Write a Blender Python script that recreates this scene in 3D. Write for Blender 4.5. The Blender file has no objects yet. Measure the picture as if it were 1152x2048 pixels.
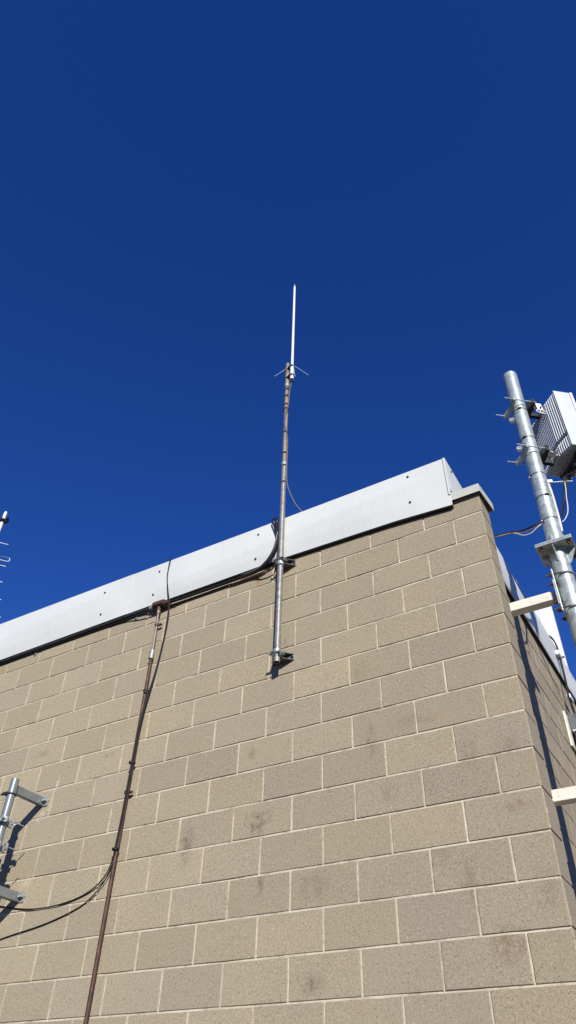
import bpy, bmesh, math, random
from mathutils import Vector, Matrix, noise
random.seed(7)
V = Vector
sc = bpy.context.scene
COL = sc.collection
GZ = -5.03            # roof deck the photographer stands on; z = 0 is the top of the block wall
BK = 0.2032           # course height and half a block

# ------------------------------------------------------------------ materials
class NT:
    def __init__(s, name):
        s.m = bpy.data.materials.new(name); s.m.use_nodes = True
        s.t = s.m.node_tree; s.n = s.t.nodes; s.l = s.t.links
        s.b = s.n['Principled BSDF']
    def node(s, typ, **kw):
        n = s.n.new(typ)
        for k, v in kw.items(): setattr(n, k, v)
        return n
    def link(s, a, b): s.l.new(a, b)
    def coord(s):
        return s.node('ShaderNodeTexCoord').outputs['Object']
    def noise(s, vec, scale, detail=3, rough=.55, dist=0):
        n = s.node('ShaderNodeTexNoise')
        n.inputs['Scale'].default_value = scale; n.inputs['Detail'].default_value = detail
        n.inputs['Roughness'].default_value = rough; n.inputs['Distortion'].default_value = dist
        s.link(vec, n.inputs['Vector']); return n.outputs['Fac']
    def ramp(s, fac, stops):
        r = s.node('ShaderNodeValToRGB'); e = r.color_ramp.elements
        e[0].position, e[0].color = stops[0][0], (*stops[0][1], 1)
        e[1].position, e[1].color = stops[-1][0], (*stops[-1][1], 1)
        for p, c in stops[1:-1]:
            x = e.new(p); x.color = (*c, 1)
        s.link(fac, r.inputs['Fac']); return r.outputs['Color']
    def maprange(s, v, a, b, c=0., d=1., smooth=False):
        n = s.node('ShaderNodeMapRange'); n.clamp = True
        if smooth: n.interpolation_type = 'SMOOTHSTEP'
        for i, x in enumerate((a, b, c, d)): n.inputs[i + 1].default_value = x
        s.link(v, n.inputs[0]); return n.outputs[0]
    def math(s, op, a, b=None, c=None):
        n = s.node('ShaderNodeMath', operation=op)
        for i, x in enumerate((a, b, c)):
            if x is None: continue
            if isinstance(x, (int, float)): n.inputs[i].default_value = x
            else: s.link(x, n.inputs[i])
        return n.outputs[0]
    def mix(s, fac, a, b, mode='MIX'):
        n = s.node('ShaderNodeMix', data_type='RGBA', blend_type=mode)
        for sock, x in ((n.inputs[0], fac), (n.inputs[6], a), (n.inputs[7], b)):
            if isinstance(x, (int, float)): sock.default_value = x
            elif isinstance(x, tuple): sock.default_value = (*x, 1)
            else: s.link(x, sock)
        return n.outputs[2]
    def bump(s, h, strength, dist):
        n = s.node('ShaderNodeBump'); n.inputs['Strength'].default_value = strength
        n.inputs['Distance'].default_value = dist
        s.link(h, n.inputs['Height']); s.link(n.outputs[0], s.b.inputs['Normal'])
    def set(s, **kw):
        for k, v in kw.items():
            k = k.replace('_', ' ')
            if isinstance(v, (int, float)): s.b.inputs[k].default_value = v
            elif isinstance(v, tuple): s.b.inputs[k].default_value = (*v, 1)
            else: s.link(v, s.b.inputs[k])

def mottled(name, c1, c2, scale, rough=.5, metal=0., bump=.0, bscale=60, c3=None, s3=8, spec=.5):
    t = NT(name); co = t.coord()
    col = t.ramp(t.noise(co, scale, 5, .6, .6), [(.32, c1), (.68, c2)])
    if c3:
        f = t.maprange(t.noise(co, s3, 4, .65), .52, .72, 0, .8)
        col = t.mix(f, col, c3)
    t.set(Base_Color=col, Roughness=rough, Metallic=metal, Specular_IOR_Level=spec)
    if bump: t.bump(t.noise(co, bscale, 4), bump, .002)
    return t.m

def block_mat():
    t = NT('split_block'); co = t.coord()
    geo = t.node('ShaderNodeNewGeometry'); isl = geo.outputs['Random Per Island']
    # each block came out of the kiln a little different
    base = t.ramp(isl, [(0, (.352, .295, .203)), (.25, (.378, .314, .212)), (.45, (.360, .300, .212)),
                        (.6, (.388, .320, .213)), (.8, (.345, .291, .212)), (1, (.370, .307, .208))])
    r2 = t.math('FRACT', t.math('MULTIPLY', isl, 37.7))
    v = t.maprange(r2, 0, 1, .92, 1.06)
    base = t.mix(1.0, base, t.node_rgb(v), 'MULTIPLY')
    r3 = t.math('FRACT', t.math('MULTIPLY', isl, 91.3))
    base = t.mix(t.maprange(r3, .80, .92, 0, .30), base, (.285, .245, .18))
    n1 = t.noise(co, 2.3, 4, .6)
    base = t.mix(t.maprange(n1, .35, .7, 0, .35), base, (.30, .262, .205))
    n2 = t.noise(co, 9, 5, .65, .4)
    base = t.mix(t.maprange(n2, .56, .78, 0, .35), base, (.33, .24, .155))
    # paler towards the left, darker towards the right; then sand grain
    sx = t.node('ShaderNodeSeparateXYZ'); t.link(co, sx.inputs[0])
    wx = t.math('MULTIPLY_ADD', t.noise(co, .9, 3, .6), 1.6, sx.outputs[0])
    base = t.mix(t.maprange(wx, -3.2, .6, 0, .55), t.mix(1., base, (1.13, 1.13, 1.07), 'MULTIPLY'), t.mix(1., base, (.90, .885, .865), 'MULTIPLY'))
    g = t.noise(co, 190, 3, .8)
    base = t.mix(1.0, base, t.node_rgb(t.maprange(g, .3, .7, .72, 1.27)), 'MULTIPLY')
    g3 = t.noise(co, 85, 3, .75)
    base = t.mix(1.0, base, t.node_rgb(t.maprange(g3, .32, .68, .80, 1.2)), 'MULTIPLY')
    g2 = t.noise(co, 430, 2, .7)
    base = t.mix(1.0, base, t.node_rgb(t.maprange(g2, .3, .7, .8, 1.2)), 'MULTIPLY')
    vo = t.node('ShaderNodeTexVoronoi'); vo.inputs['Scale'].default_value = 60
    t.link(co, vo.inputs['Vector'])
    rc = t.node('ShaderNodeSeparateColor'); t.link(vo.outputs['Color'], rc.inputs[0])
    small = t.maprange(vo.outputs['Distance'], .12, .2, 1, 0)
    base = t.mix(t.math('MULTIPLY', small, t.maprange(rc.outputs[0], .90, .93, 0, .8)), base, (.70, .64, .52))
    base = t.mix(t.math('MULTIPLY', small, t.maprange(rc.outputs[1], .90, .93, 0, .8)), base, (.07, .055, .04))
    # stains with a place of their own:  x, y, z, rx, rz, strength, colour
    dark, brown, rust, pale = (.075, .062, .045), (.19, .13, .07), (.36, .19, .07), (.66, .6, .5)
    st = [(-2.16, -2.00, .05, .12, .62, dark), (-1.64, -1.93, .09, .05, .75, dark), (-1.66, -1.98, .06, .05, .5, dark),
          (-1.61, -2.29, .025, .06, .5, dark), (-1.28, -2.77, .06, .05, .55, dark), (-1.27, -2.34, .10, .07, .35, dark),
          (-.94, -1.14, .06, .08, .35, brown), (-.89, -1.60, .03, .10, .5, dark), (-.62, -1.55, .15, .04, .4, brown),
          (-.33, -1.79, .05, .10, .45, brown), (-.12, -1.79, .07, .06, .4, brown), (-.28, -2.68, .10, .09, .6, brown),
          (-.42, -2.42, .05, .10, .5, brown), (-.15, -2.10, .10, .03, .45, brown), (-.20, -1.16, .09, .05, .4, (.45, .36, .24)),
          (-.80, -1.92, .05, .06, .4, brown), (-.55, -2.28, .06, .05, .35, brown), (-.06, -2.48, .05, .09, .4, brown),
          (-2.565, -.12, .035, .07, .75, rust), (-1.752, -.14, .04, .075, .7, rust), (-3.35, -.12, .03, .05, .35, rust),
          (-4.5, -.15, .09, .07, .4, rust), (-2.42, -.20, .12, .05, .3, rust), (-1.72, -1.52, .04, .05, .4, dark),
          (-3.43, -1.40, .012, .055, .9, pale), (-3.53, -1.62, .05, .035, .7, pale), (-3.46, -1.56, .035, .02, .6, pale),
          (-3.50, -2.05, .05, .03, .5, pale), (-3.52, -2.21, .04, .03, .5, pale), (-3.7, -1.12, .10, .03, .4, dark),
          (-2.97, -1.27, .07, .02, .4, dark), (-1.50, -.80, .02, .09, .4, dark), (-1.06, -.33, .02, .03, .3, dark)]
    sep = t.node('ShaderNodeSeparateXYZ')
    wn = t.node('ShaderNodeTexNoise'); wn.inputs['Scale'].default_value = 22; wn.inputs['Detail'].default_value = 5
    wn.inputs['Roughness'].default_value = .75
    t.link(co, wn.inputs['Vector'])
    wv = t.node('ShaderNodeVectorMath', operation='MULTIPLY_ADD')
    t.link(wn.outputs['Color'], wv.inputs[0]); wv.inputs[1].default_value = (.13, .0, .13); 
    off = t.node('ShaderNodeVectorMath', operation='SUBTRACT'); t.link(co, off.inputs[0]); off.inputs[1].default_value = (.065, 0, .065)
    t.link(off.outputs[0], wv.inputs[2]); t.link(wv.outputs[0], sep.inputs[0])
    X, Z = sep.outputs[0], sep.outputs[2]
    for x, z, rx, rz, s, c in st:
        a = t.math('MULTIPLY_ADD', X, 1 / rx, -x / rx); b = t.math('MULTIPLY_ADD', Z, 1 / rz, -z / rz)
        d = t.math('SQRT', t.math('MULTIPLY_ADD', a, a, t.math('MULTIPLY', b, b)))
        f = t.math('MULTIPLY', t.maprange(d, .25, 1.35, s, 0, True), t.maprange(wn.outputs['Fac'], .42, .60, .05, 1))
        base = t.mix(f, base, c)
    t.set(Base_Color=base, Roughness=.93, Specular_IOR_Level=.25)
    h = t.math('MULTIPLY_ADD', g, .7, t.math('MULTIPLY', g2, .3))
    t.bump(h, .55, .0022)
    return t.m
def _rgb(s, v):
    n = s.node('ShaderNodeCombineColor')
    for i in range(3): s.link(v, n.inputs[i])
    return n.outputs[0]
NT.node_rgb = _rgb

M = {}
M['block'] = block_mat()
def mortar_mat():
    t = NT('mortar'); co = t.coord()
    col = t.ramp(t.noise(co, 3.1, 4, .6), [(.3, (.50, .435, .32)), (.7, (.70, .62, .47))])
    col = t.mix(t.maprange(t.noise(co, 9, 4, .7), .50, .68, 0, .75), col, (.30, .25, .18))
    g = t.noise(co, 260, 2, .7)
    col = t.mix(1., col, t.node_rgb(t.maprange(g, .3, .7, .85, 1.15)), 'MULTIPLY')
    t.set(Base_Color=col, Roughness=.95, Specular_IOR_Level=.2)
    t.bump(t.noise(co, 110, 4), .8, .003)
    return t.m
M['mortar'] = mortar_mat()
def sheet_mat(name, c, c2, dirt):
    t = NT(name); co = t.coord()
    col = t.ramp(t.noise(co, 1.6, 3, .5), [(.3, c), (.7, c2)])
    mp = t.node('ShaderNodeMapping'); mp.inputs['Scale'].default_value = (22, 22, 1.6); t.link(co, mp.inputs['Vector'])
    streak = t.noise(mp.outputs[0], 2.2, 5, .7)
    col = t.mix(t.maprange(streak, .5, .8, 0, .22), col, dirt)
    sp = t.noise(co, 45, 3, .7)
    col = t.mix(t.maprange(sp, .66, .74, 0, .35), col, dirt)
    t.set(Base_Color=col, Roughness=t.maprange(streak, .3, .7, .45, .6), Specular_IOR_Level=.3, Metallic=.0)
    t.bump(t.noise(co, 3.0, 2, .5), .25, .02)
    return t.m
M['sheet'] = sheet_mat('painted_sheet', (.655, .675, .63), (.70, .715, .66), (.40, .39, .33))
M['coping'] = sheet_mat('coping_sheet', (.52, .52, .45), (.58, .57, .49), (.34, .32, .26))
M['galv'] = mottled('galvanised', (.30, .34, .325), (.56, .61, .575), 16, .40, .40, .25, 90, (.70, .74, .69), 30)
M['zinc'] = mottled('zinc_plate', (.30, .32, .31), (.44, .46, .44), 40, .5, .35, .15, 200)
M['steel'] = mottled('arm_steel', (.20, .225, .225), (.27, .30, .295), 12, .42, .35, .1, 150)
M['mast'] = mottled('weathered_mast', (.22, .17, .125), (.36, .30, .23), 14, .6, .15, .3, 120, (.17, .085, .045), 9)
M['mastlow'] = mottled('mast_lower', (.20, .195, .18), (.34, .33, .30), 18, .48, .3, .2, 140, (.10, .10, .095), 30)
M['rust'] = mottled('rusty_conduit', (.055, .028, .022), (.13, .06, .038), 12, .6, .25, .4, 160, (.20, .095, .05), 22)
M['pipe'] = mottled('grey_conduit', (.20, .18, .155), (.32, .29, .25), 18, .5, .3, .2, 160, (.16, .085, .05), 12)
M['beige'] = mottled('beige_paint', (.78, .75, .63), (.84, .81, .69), 6, .55, 0, .15, 220, (.62, .55, .44), 30)
M['white'] = mottled('white_fibreglass', (.80, .80, .78), (.86, .86, .84), 5, .4)
M['whitemetal'] = mottled('white_casting', (.70, .71, .71), (.84, .85, .85), 8, .4, .0, .2, 90, (.5, .5, .48), 40)
M['radio'] = mottled('radio_casting', (.60, .625, .64), (.68, .70, .715), 5, .45, .0, .1, 200)
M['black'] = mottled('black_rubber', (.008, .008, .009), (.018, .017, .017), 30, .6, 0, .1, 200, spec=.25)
M['cablegrey'] = mottled('grey_cable', (.10, .095, .09), (.17, .16, .15), 40, .45)
M['cablewhite'] = mottled('pale_cable', (.62, .60, .52), (.74, .72, .66), 20, .45)
M['yellow'] = mottled('yellow_strap', (.66, .46, .10), (.78, .62, .25), 25, .45)
M['bracketgrey'] = mottled('dull_bracket', (.055, .055, .052), (.11, .11, .105), 40, .5, .3, .15, 200)
M['dark'] = mottled('dark_metal', (.025, .025, .025), (.06, .058, .055), 30, .5, .2, .1, 150, spec=.3)
M['nut'] = mottled('rusty_nut', (.06, .035, .025), (.17, .08, .045), 60, .6, .3, .3, 300)
M['boxgrey'] = mottled('grey_enclosure', (.12, .13, .135), (.18, .19, .19), 12, .4, .2)
def deck():
    t = NT('gravel_deck'); co = t.coord()
    col = t.ramp(t.noise(co, 30, 6, .8), [(.3, (.035, .03, .026)), (.7, (.09, .08, .07))])
    t.set(Base_Color=col, Roughness=.95); t.bump(t.noise(co, 40, 5), .8, .02); return t.m
M['deck'] = deck()

M['blocker'] = mottled('blocker_slope', (.03, .045, .02), (.06, .075, .035), .15, .95)  # dark colour of the added ring that blocks low sky light
# ------------------------------------------------------------------ object helpers
def finish(bm, name, mat, parent=None, smooth=None):
    me = bpy.data.meshes.new(name); 
    bmesh.ops.recalc_face_normals(bm, faces=bm.faces) if smooth != 'keep' else None
    bm.to_mesh(me); bm.free()
    me.materials.append(M[mat])
    if smooth not in (None, 'keep', False):
        me.polygons.foreach_set('use_smooth', [True] * len(me.polygons))
        me.set_sharp_from_angle(angle=math.radians(38)) if hasattr(me, 'set_sharp_from_angle') else None
    o = bpy.data.objects.new(name, me); COL.objects.link(o)
    if parent is not None:
        o.parent = parent
        o.matrix_parent_inverse = parent.matrix_basis.inverted()
    return o
def tag(o, label, cat, group=None, kind=None):
    if label: o['label'] = label
    if cat: o['category'] = cat
    if group: o['group'] = group
    if kind: o['kind'] = kind
    return o
def empty(name, loc, label, cat, group=None):
    o = bpy.data.objects.new(name, None); COL.objects.link(o); o.location = loc
    o.empty_display_size = .1
    return tag(o, label, cat, group)
def box(bm, c, s, ax=None, bev=0.):
    """box with centre c, size s, optional 3x3 axes"""
    c = V(c); s = V(s)
    if ax is None: ax = (V((1, 0, 0)), V((0, 1, 0)), V((0, 0, 1)))
    ax = [V(a).normalized() for a in ax]
    vs = []
    for i in (-.5, .5):
        for j in (-.5, .5):
            for k in (-.5, .5):
                vs.append(bm.verts.new(c + ax[0] * s.x * i + ax[1] * s.y * j + ax[2] * s.z * k))
    fs = [bm.faces.new([vs[q] for q in f]) for f in ((0, 1, 3, 2), (4, 6, 7, 5), (0, 4, 5, 1), (2, 3, 7, 6), (0, 2, 6, 4), (1, 5, 7, 3))]
    if bev:
        es = set(e for f in fs for e in f.edges)
        bmesh.ops.bevel(bm, geom=list(es), offset=bev, segments=2, affect='EDGES', profile=.5)
def frame_of(d):
    d = V(d).normalized(); u = V((0, 0, 1)) if abs(d.z) < .9 else V((0, 1, 0))
    a = d.cross(u).normalized(); return d, a, a.cross(d).normalized()
def cyl(bm, p, q, r, r2=None, n=20, cap=True, hollow=0.):
    p, q = V(p), V(q); r2 = r if r2 is None else r2
    d, a, b = frame_of(q - p)
    R1 = [bm.verts.new(p + (a * math.cos(t) + b * math.sin(t)) * r) for t in [2 * math.pi * i / n for i in range(n)]]
    R2 = [bm.verts.new(q + (a * math.cos(t) + b * math.sin(t)) * r2) for t in [2 * math.pi * i / n for i in range(n)]]
    for i in range(n): bm.faces.new((R1[i], R1[(i + 1) % n], R2[(i + 1) % n], R2[i]))
    if hollow:
        rings = []
        for base, c in ((R1, p), (R2, q)):
            I = [bm.verts.new(c + (v.co - c) * (1 - hollow / r)) for v in base]
            for i in range(n): bm.faces.new((base[i], base[(i + 1) % n], I[(i + 1) % n], I[i]))
            rings.append(I)
        for i in range(n): bm.faces.new((rings[0][i], rings[0][(i + 1) % n], rings[1][(i + 1) % n], rings[1][i]))
    elif cap:
        bm.faces.new(R1); bm.faces.new(list(reversed(R2)))
def smooth_path(pts, sub=6):
    P = [V(p) for p in pts]
    if len(P) < 3: return P
    P = [P[0] * 2 - P[1]] + P + [P[-1] * 2 - P[-2]]
    out = []
    for i in range(1, len(P) - 2):
        a, b, c, d = P[i - 1:i + 3]
        for k in range(sub):
            t = k / sub
            out.append(.5 * ((2 * b) + (c - a) * t + (2 * a - 5 * b + 4 * c - d) * t * t + (3 * b - a - 3 * c + d) * t ** 3))
    out.append(P[-2]); return out
def tube(bm, pts, r, n=10, sub=6, closed=False):
    P = [V(p) for p in pts] if sub == 0 else smooth_path(pts, sub)
    rings = []; up = None
    for i, p in enumerate(P):
        if closed: t = (P[(i + 1) % len(P)] - P[i - 1]).normalized()
        else: t = (P[min(i + 1, len(P) - 1)] - P[max(i - 1, 0)]).normalized()
        if up is None: _, a, b = frame_of(t)
        else:
            a = up - t * up.dot(t); a.normalize(); b = t.cross(a)
        up = a
        rings.append([bm.verts.new(p + (a * math.cos(2 * math.pi * k / n) + b * math.sin(2 * math.pi * k / n)) * r) for k in range(n)])
    m = len(rings)
    for i in range(m if closed else m - 1):
        A, B = rings[i], rings[(i + 1) % m]
        for k in range(n): bm.faces.new((A[k], A[(k + 1) % n], B[(k + 1) % n], B[k]))
    if not closed:
        bm.faces.new(rings[0]); bm.faces.new(list(reversed(rings[-1])))
def ring(bm, c, axis, R, r, n=28, a0=0, a1=2 * math.pi, nr=8):
    d, a, b = frame_of(axis); c = V(c)
    k = n if abs(a1 - a0 - 2 * math.pi) < 1e-6 else n + 1
    P = [c + (a * math.cos(a0 + (a1 - a0) * i / n) + b * math.sin(a0 + (a1 - a0) * i / n)) * R for i in range(k)]
    tube(bm, P, r, nr, 0, closed=(k == n))
def band(bm, c, R, h, t, axis=(0, 0, 1), n=28):
    d = V(axis).normalized(); c = V(c)
    cyl(bm, c - d * h / 2, c + d * h / 2, R + t, n=n, hollow=t + .0005)
def hexnut(bm, p, d, r, h):
    cyl(bm, V(p), V(p) + V(d).normalized() * h, r, n=6)
def prism(bm, pts2, o, ux, uy, un, h):
    """outline pts2 in plane (o,ux,uy), extruded along un by h, centred"""
    o, ux, uy, un = V(o), V(ux).normalized(), V(uy).normalized(), V(un).normalized()
    A = [bm.verts.new(o + ux * x + uy * y - un * h / 2) for x, y in pts2]
    B = [bm.verts.new(o + ux * x + uy * y + un * h / 2) for x, y in pts2]
    bm.faces.new(A); bm.faces.new(list(reversed(B)))
    for i in range(len(A)): bm.faces.new((A[i], B[i], B[(i + 1) % len(A)], A[(i + 1) % len(A)]))
def new(): return bmesh.new()

# ------------------------------------------------------------------ ground and sky
bm = new()
S = 400
f = [bm.verts.new((x, y, GZ)) for x, y in ((-S, -S), (S, -S), (S, S), (-S, S))]
bm.faces.new(f)
g = finish(bm, 'ground', 'deck', None, 'keep'); tag(g, None, None, None, 'structure'); g['label'] = 'pale gravel covered flat ground below the block building'

bm = new(); prev = None; first_ = None; n = 96  # unseen ring of slopes, added to block low sky light and deepen shadows
for i in range(n):
    a = 2 * math.pi * i / n; lo = []
    for r, h in ((250, 0), (300, .7), (340, 1.), (380, 0)):
        z = GZ + h * (40 + 12 * noise.noise(V((math.cos(a) * 3, math.sin(a) * 3, 1))) + 4 * noise.noise(V((math.cos(a) * 14, math.sin(a) * 14, r))))
        lo.append(bm.verts.new((math.cos(a) * r, math.sin(a) * r, z)))
    if prev:
        for k in range(3): bm.faces.new((prev[k], lo[k], lo[k + 1], prev[k + 1]))
    else: first_ = lo
    prev = lo
for k in range(3): bm.faces.new((prev[k], first_[k], first_[k + 1], prev[k + 1]))
h_ = finish(bm, 'sky_blocker', 'blocker', None, True); tag(h_, 'added unseen ring of dark wooded slopes, blocking low sky light all round', None, None, 'structure')

# ------------------------------------------------------------------ building
BLD = empty('block_building', (-3, 2, GZ), 'tan concrete block building with pale grey sheet metal along its roof edge', 'building')

def lay_block(bm, path, z0, z1, jit):
    """one block face; path = [(x,y,nx,ny)...] along the face; pushed-in rim, irregular arrises"""
    rows = [z0, z0 + .0035, z0 + .0035 + (z1 - z0 - .007) * .33, z0 + .0035 + (z1 - z0 - .007) * .66, z1 - .0035, z1]
    cols = path; n = len(cols)
    grid = []
    dy = random.uniform(-.0014, .0014); rough = .0022 + .008 * random.random() ** 4
    for r, z in enumerate(rows):
        line = []
        for c, (x, y, nx, ny) in enumerate(cols):
            rim = r in (0, 5) or c in (0, n - 1)
            dep = dy + (.0042 if rim else 0)
            jx = jz = 0
            if rim:
                j = noise.noise(V((x * 31, y * 31, z * 31 + jit)))
                dep += abs(j) * .003
                if r == 0: jz = max(0, j) * rough * 1.3
                if r == 5: jz = -max(0, j) * rough
                if c == 0: jx = max(0, -j) * rough
                if c == n - 1: jx = -max(0, -j) * rough
            tx, ty = -ny, nx
            line.append(bm.verts.new((x - nx * dep + tx * jx, y - ny * dep + ty * jx, z + jz)))
        grid.append(line)
    for r in range(5):
        for c in range(n - 1):
            bm.faces.new((grid[r][c], grid[r][c + 1], grid[r + 1][c + 1], grid[r + 1][c]))
    # skirt back into the joint
    loop = [(0, c) for c in range(n)] + [(r, n - 1) for r in range(1, 6)] + [(5, c) for c in range(n - 2, -1, -1)] + [(r, 0) for r in range(4, 0, -1)]
    back = []
    for r, c in loop:
        x, y, nx, ny = cols[c]; v = grid[r][c].co
        back.append(bm.verts.new((v.x - nx * .014, v.y - ny * .014, v.z)))
    m = len(loop)
    for i in range(m):
        a = grid[loop[i][0]][loop[i][1]]; b = grid[loop[(i + 1) % m][0]][loop[(i + 1) % m][1]]
        bm.faces.new((b, a, back[i], back[(i + 1) % m]))
J = .0039   # half joint
def xs_path(x0, x1, step=.045):
    e = .0035; n = max(2, int((x1 - x0) / step))
    return [x0, x0 + e] + [x0 + e + (x1 - x0 - 2 * e) * i / n for i in range(1, n)] + [x1 - e, x1]
bm = new()
NC = 25
bedoff = [0.] + [random.uniform(-.0022, .0022) for _ in range(NC + 1)]
for k in range(NC):
    zt = -k * BK - J + bedoff[k]; zb = -(k + 1) * BK + J + bedoff[k + 1]
    if k == NC - 1: zb = GZ + .002
    x1 = 0.; half = k % 2 == 1
    first = True
    while x1 > -8.6:
        w = BK if (first and half) else 2 * BK
        x0 = x1 - w
        jl = random.uniform(-.0022, .0022); 
        if first:
            fr = [(x, 0, 0, -1) for x in xs_path(x0 + J, -.0035)[:-1]]
            s = math.sqrt(.5)
            en = [(-.0012, .0012, 0., 0.)]
            en = [(0, y, 1, 0) for y in (.0045, .03, .07, .11, .15, .19, .1985, .2032)]
            lay_block(bm, fr + en, zb, zt, k * 7)
        else:
            lay_block(bm, [(x, 0, 0, -1) for x in xs_path(x0 + J + jl, x1 - J + prev)], zb, zt, k * 7)
        prev = jl; x1 = x0; first = False
finish(bm, 'front_wall', 'block', BLD, 'keep')
bm = new()
box(bm, (-4.303, .1060, (GZ + 0) / 2), (8.595, .1880, -GZ))     # mortar and core behind the faces
nx_, nz_ = 170, 200; G = []
for r in range(nz_ + 1):
    z = -r * .0254 - .0
    G.append([bm.verts.new((-8.6 + 8.597 * c / nx_, .0066 - .0032 * min(1, max(0, .5 + 1.1 * noise.noise(V((c * .11, r * .5, 3))) + .7 * noise.noise(V((c * .7, r * .9, 9))))), z)) for c in range(nx_ + 1)])
for r in range(nz_ - 2):
    for c in range(nx_): bm.faces.new((G[r][c + 1], G[r][c], G[r + 1][c], G[r + 1][c + 1]))
finish(bm, 'front_mortar', 'mortar', BLD, 'keep')
bm = new()
for k in range(NC):
    zt = -k * BK - J + bedoff[k]; zb = -(k + 1) * BK + J + bedoff[k + 1]
    if k == NC - 1: zb = GZ + .002
    y0 = .2032 - (0 if k % 2 else BK)
    while y0 < 9:
        y1 = y0 + 2 * BK
        a = max(y0, .2032) + J; b = y1 - J
        lay_block(bm, [(-BK, y, 1, 0) for y in xs_path(a, b)], zb, zt, 300 + k * 7)
        y0 = y1
finish(bm, 'side_wall', 'block', BLD, 'keep')
bm = new()
box(bm, (-BK - .0046 - .1, 4.7, GZ / 2), (.2, 8.99, -GZ))
finish(bm, 'side_mortar', 'mortar', BLD, 'keep')
# roof slab and parapet core
bm = new()
box(bm, (-4.45, 4.72, .02), (8.4, 9.0, .035)); 
finish(bm, 'roof', 'coping', BLD)
bm = new()
box(bm, (-4.42, .09, .17), (8.42, .17, .33)); box(bm, (-.305, 4.7, .17), (.19, 9.0, .33))
finish(bm, 'parapet_core', 'coping', BLD)

# parapet sheet metal: panels with creases (oil canning), a lapped seam, hemmed bottom, screws
def zbot(x):   # bottom edge hangs a little unevenly
    pts = [(-9, -.062), (-4.6, -.055), (-3, -.04), (-1.55, -.034), (-.6, -.062), (-.178, -.094)]
    for (a, za), (b, zb_) in zip(pts, pts[1:]):
        if x <= b: return za + (zb_ - za) * (x - a) / (b - a)
    return pts[-1][1]
def ztop(x):
    pts = [(-9, .405), (-4.7, .394), (-3, .382), (-1.5, .368), (-.178, .362)]
    for (a, za), (b, zb_) in zip(pts, pts[1:]):
        if x <= b: return za + (zb_ - za) * (x - a) / (b - a)
    return pts[-1][1]
def ucol(i, n):   # an extra narrow column at each end keeps the sheet edges crisp
    return 0. if i == 0 else 1. if i == n else .0006 if i == 1 else .9994 if i == n - 1 else (i - 1) / (n - 2)
def ramp_(u):
    e = min(1, u / .22, (1 - u) / .22); return e * e * (3 - 2 * e)
def crease(u, v, seed):
    """stamped-in diagonal folds of a thin sheet, metres outwards"""
    r = .24 + .5 * u + .04 * math.sin(seed); r2 = .12 + .22 * u
    h = .0165 * min(v / r, (1 - v) / (1 - r)) + .007 * min(v / r2, (1 - v) / (1 - r2))
    return h + .0015 * noise.noise(V((u * 2.2, v * 1.5, seed)))
def front_panel(x0, x1, y, seed, corner=False):
    bm = new(); nu, nv = 60, 24; G = []
    for j in range(nv + 1):
        r = []
        for i in range(nu + 1):
            u, v = ucol(i, nu), j / nv; x = x0 + (x1 - x0) * u
            z = zbot(x) + (ztop(x) - zbot(x)) * v
            e = ramp_(u)
            r.append(bm.verts.new((x, y - crease(u, v, seed) * e - .0, z)))
        G.append(r)
    for j in range(nv):
        for i in range(nu): bm.faces.new((G[j][i], G[j][i + 1], G[j + 1][i + 1], G[j + 1][i]))
    # top turned back over the parapet, bottom hem turned back to the wall
    T = [bm.verts.new((v.co.x, .2, v.co.z - .003)) for v in G[-1]]
    Hm = [bm.verts.new((v.co.x, v.co.y + .012, v.co.z + .003)) for v in G[0]]
    for i in range(nu):
        bm.faces.new((G[-1][i], G[-1][i + 1], T[i + 1], T[i])); bm.faces.new((Hm[i], Hm[i + 1], G[0][i + 1], G[0][i]))
    o = finish(bm, 'parapet_panel', 'sheet', BLD, 'keep')
    o.data.polygons.foreach_set('use_smooth', [True] * len(o.data.polygons)); o.data.set_sharp_from_angle(angle=math.radians(50))
    sol = o.modifiers.new('gauge', 'SOLIDIFY'); sol.thickness = .0015; sol.offset = 0
    return o
def screw(parent, p, d):
    bm = new(); d = V(d).normalized(); p = V(p)
    cyl(bm, p, p + d * .002, .0095, n=14); hexnut(bm, p + d * .002, d, .006, .007)
    return finish(bm, 'screw', 'dark', parent)
pf = [front_panel(-9.0, -5.9, -.030, 1), front_panel(-5.93, -3.065, -.0325, 2), front_panel(-3.09, -.178, -.030, 3)]
def on_panel(x0, x1, y, seed, x, z):
    u = (x - x0) / (x1 - x0); v = (z - zbot(x)) / (ztop(x) - zbot(x)); return y - crease(u, v, seed) * ramp_(u)
for x, z in ((-4.703, .27), (-4.71, .045), (-3.367, .28), (-3.359, .049)): screw(pf[1], (x, on_panel(-5.93, -3.065, -.0325, 2, x, z) - .001, z), (0, -1, 0))
for x, z in ((-2.762, .294), (-2.782, .055), (-1.757, .286), (-1.766, .04), (-.466, .307), (-.471, .054)): screw(pf[2], (x, on_panel(-3.09, -.178, -.030, 3, x, z) - .001, z), (0, -1, 0))
bm = new()  # black strip standing in for the shade under the panel edge
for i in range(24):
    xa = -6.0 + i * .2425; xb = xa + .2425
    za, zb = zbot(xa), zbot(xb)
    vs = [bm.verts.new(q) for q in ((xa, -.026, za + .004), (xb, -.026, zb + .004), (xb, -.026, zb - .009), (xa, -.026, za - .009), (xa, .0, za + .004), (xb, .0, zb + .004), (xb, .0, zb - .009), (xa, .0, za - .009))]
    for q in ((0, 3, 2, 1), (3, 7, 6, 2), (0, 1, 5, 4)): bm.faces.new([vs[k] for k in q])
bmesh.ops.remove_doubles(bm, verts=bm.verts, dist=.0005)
finish(bm, 'shade_strip', 'black', BLD)
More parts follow.
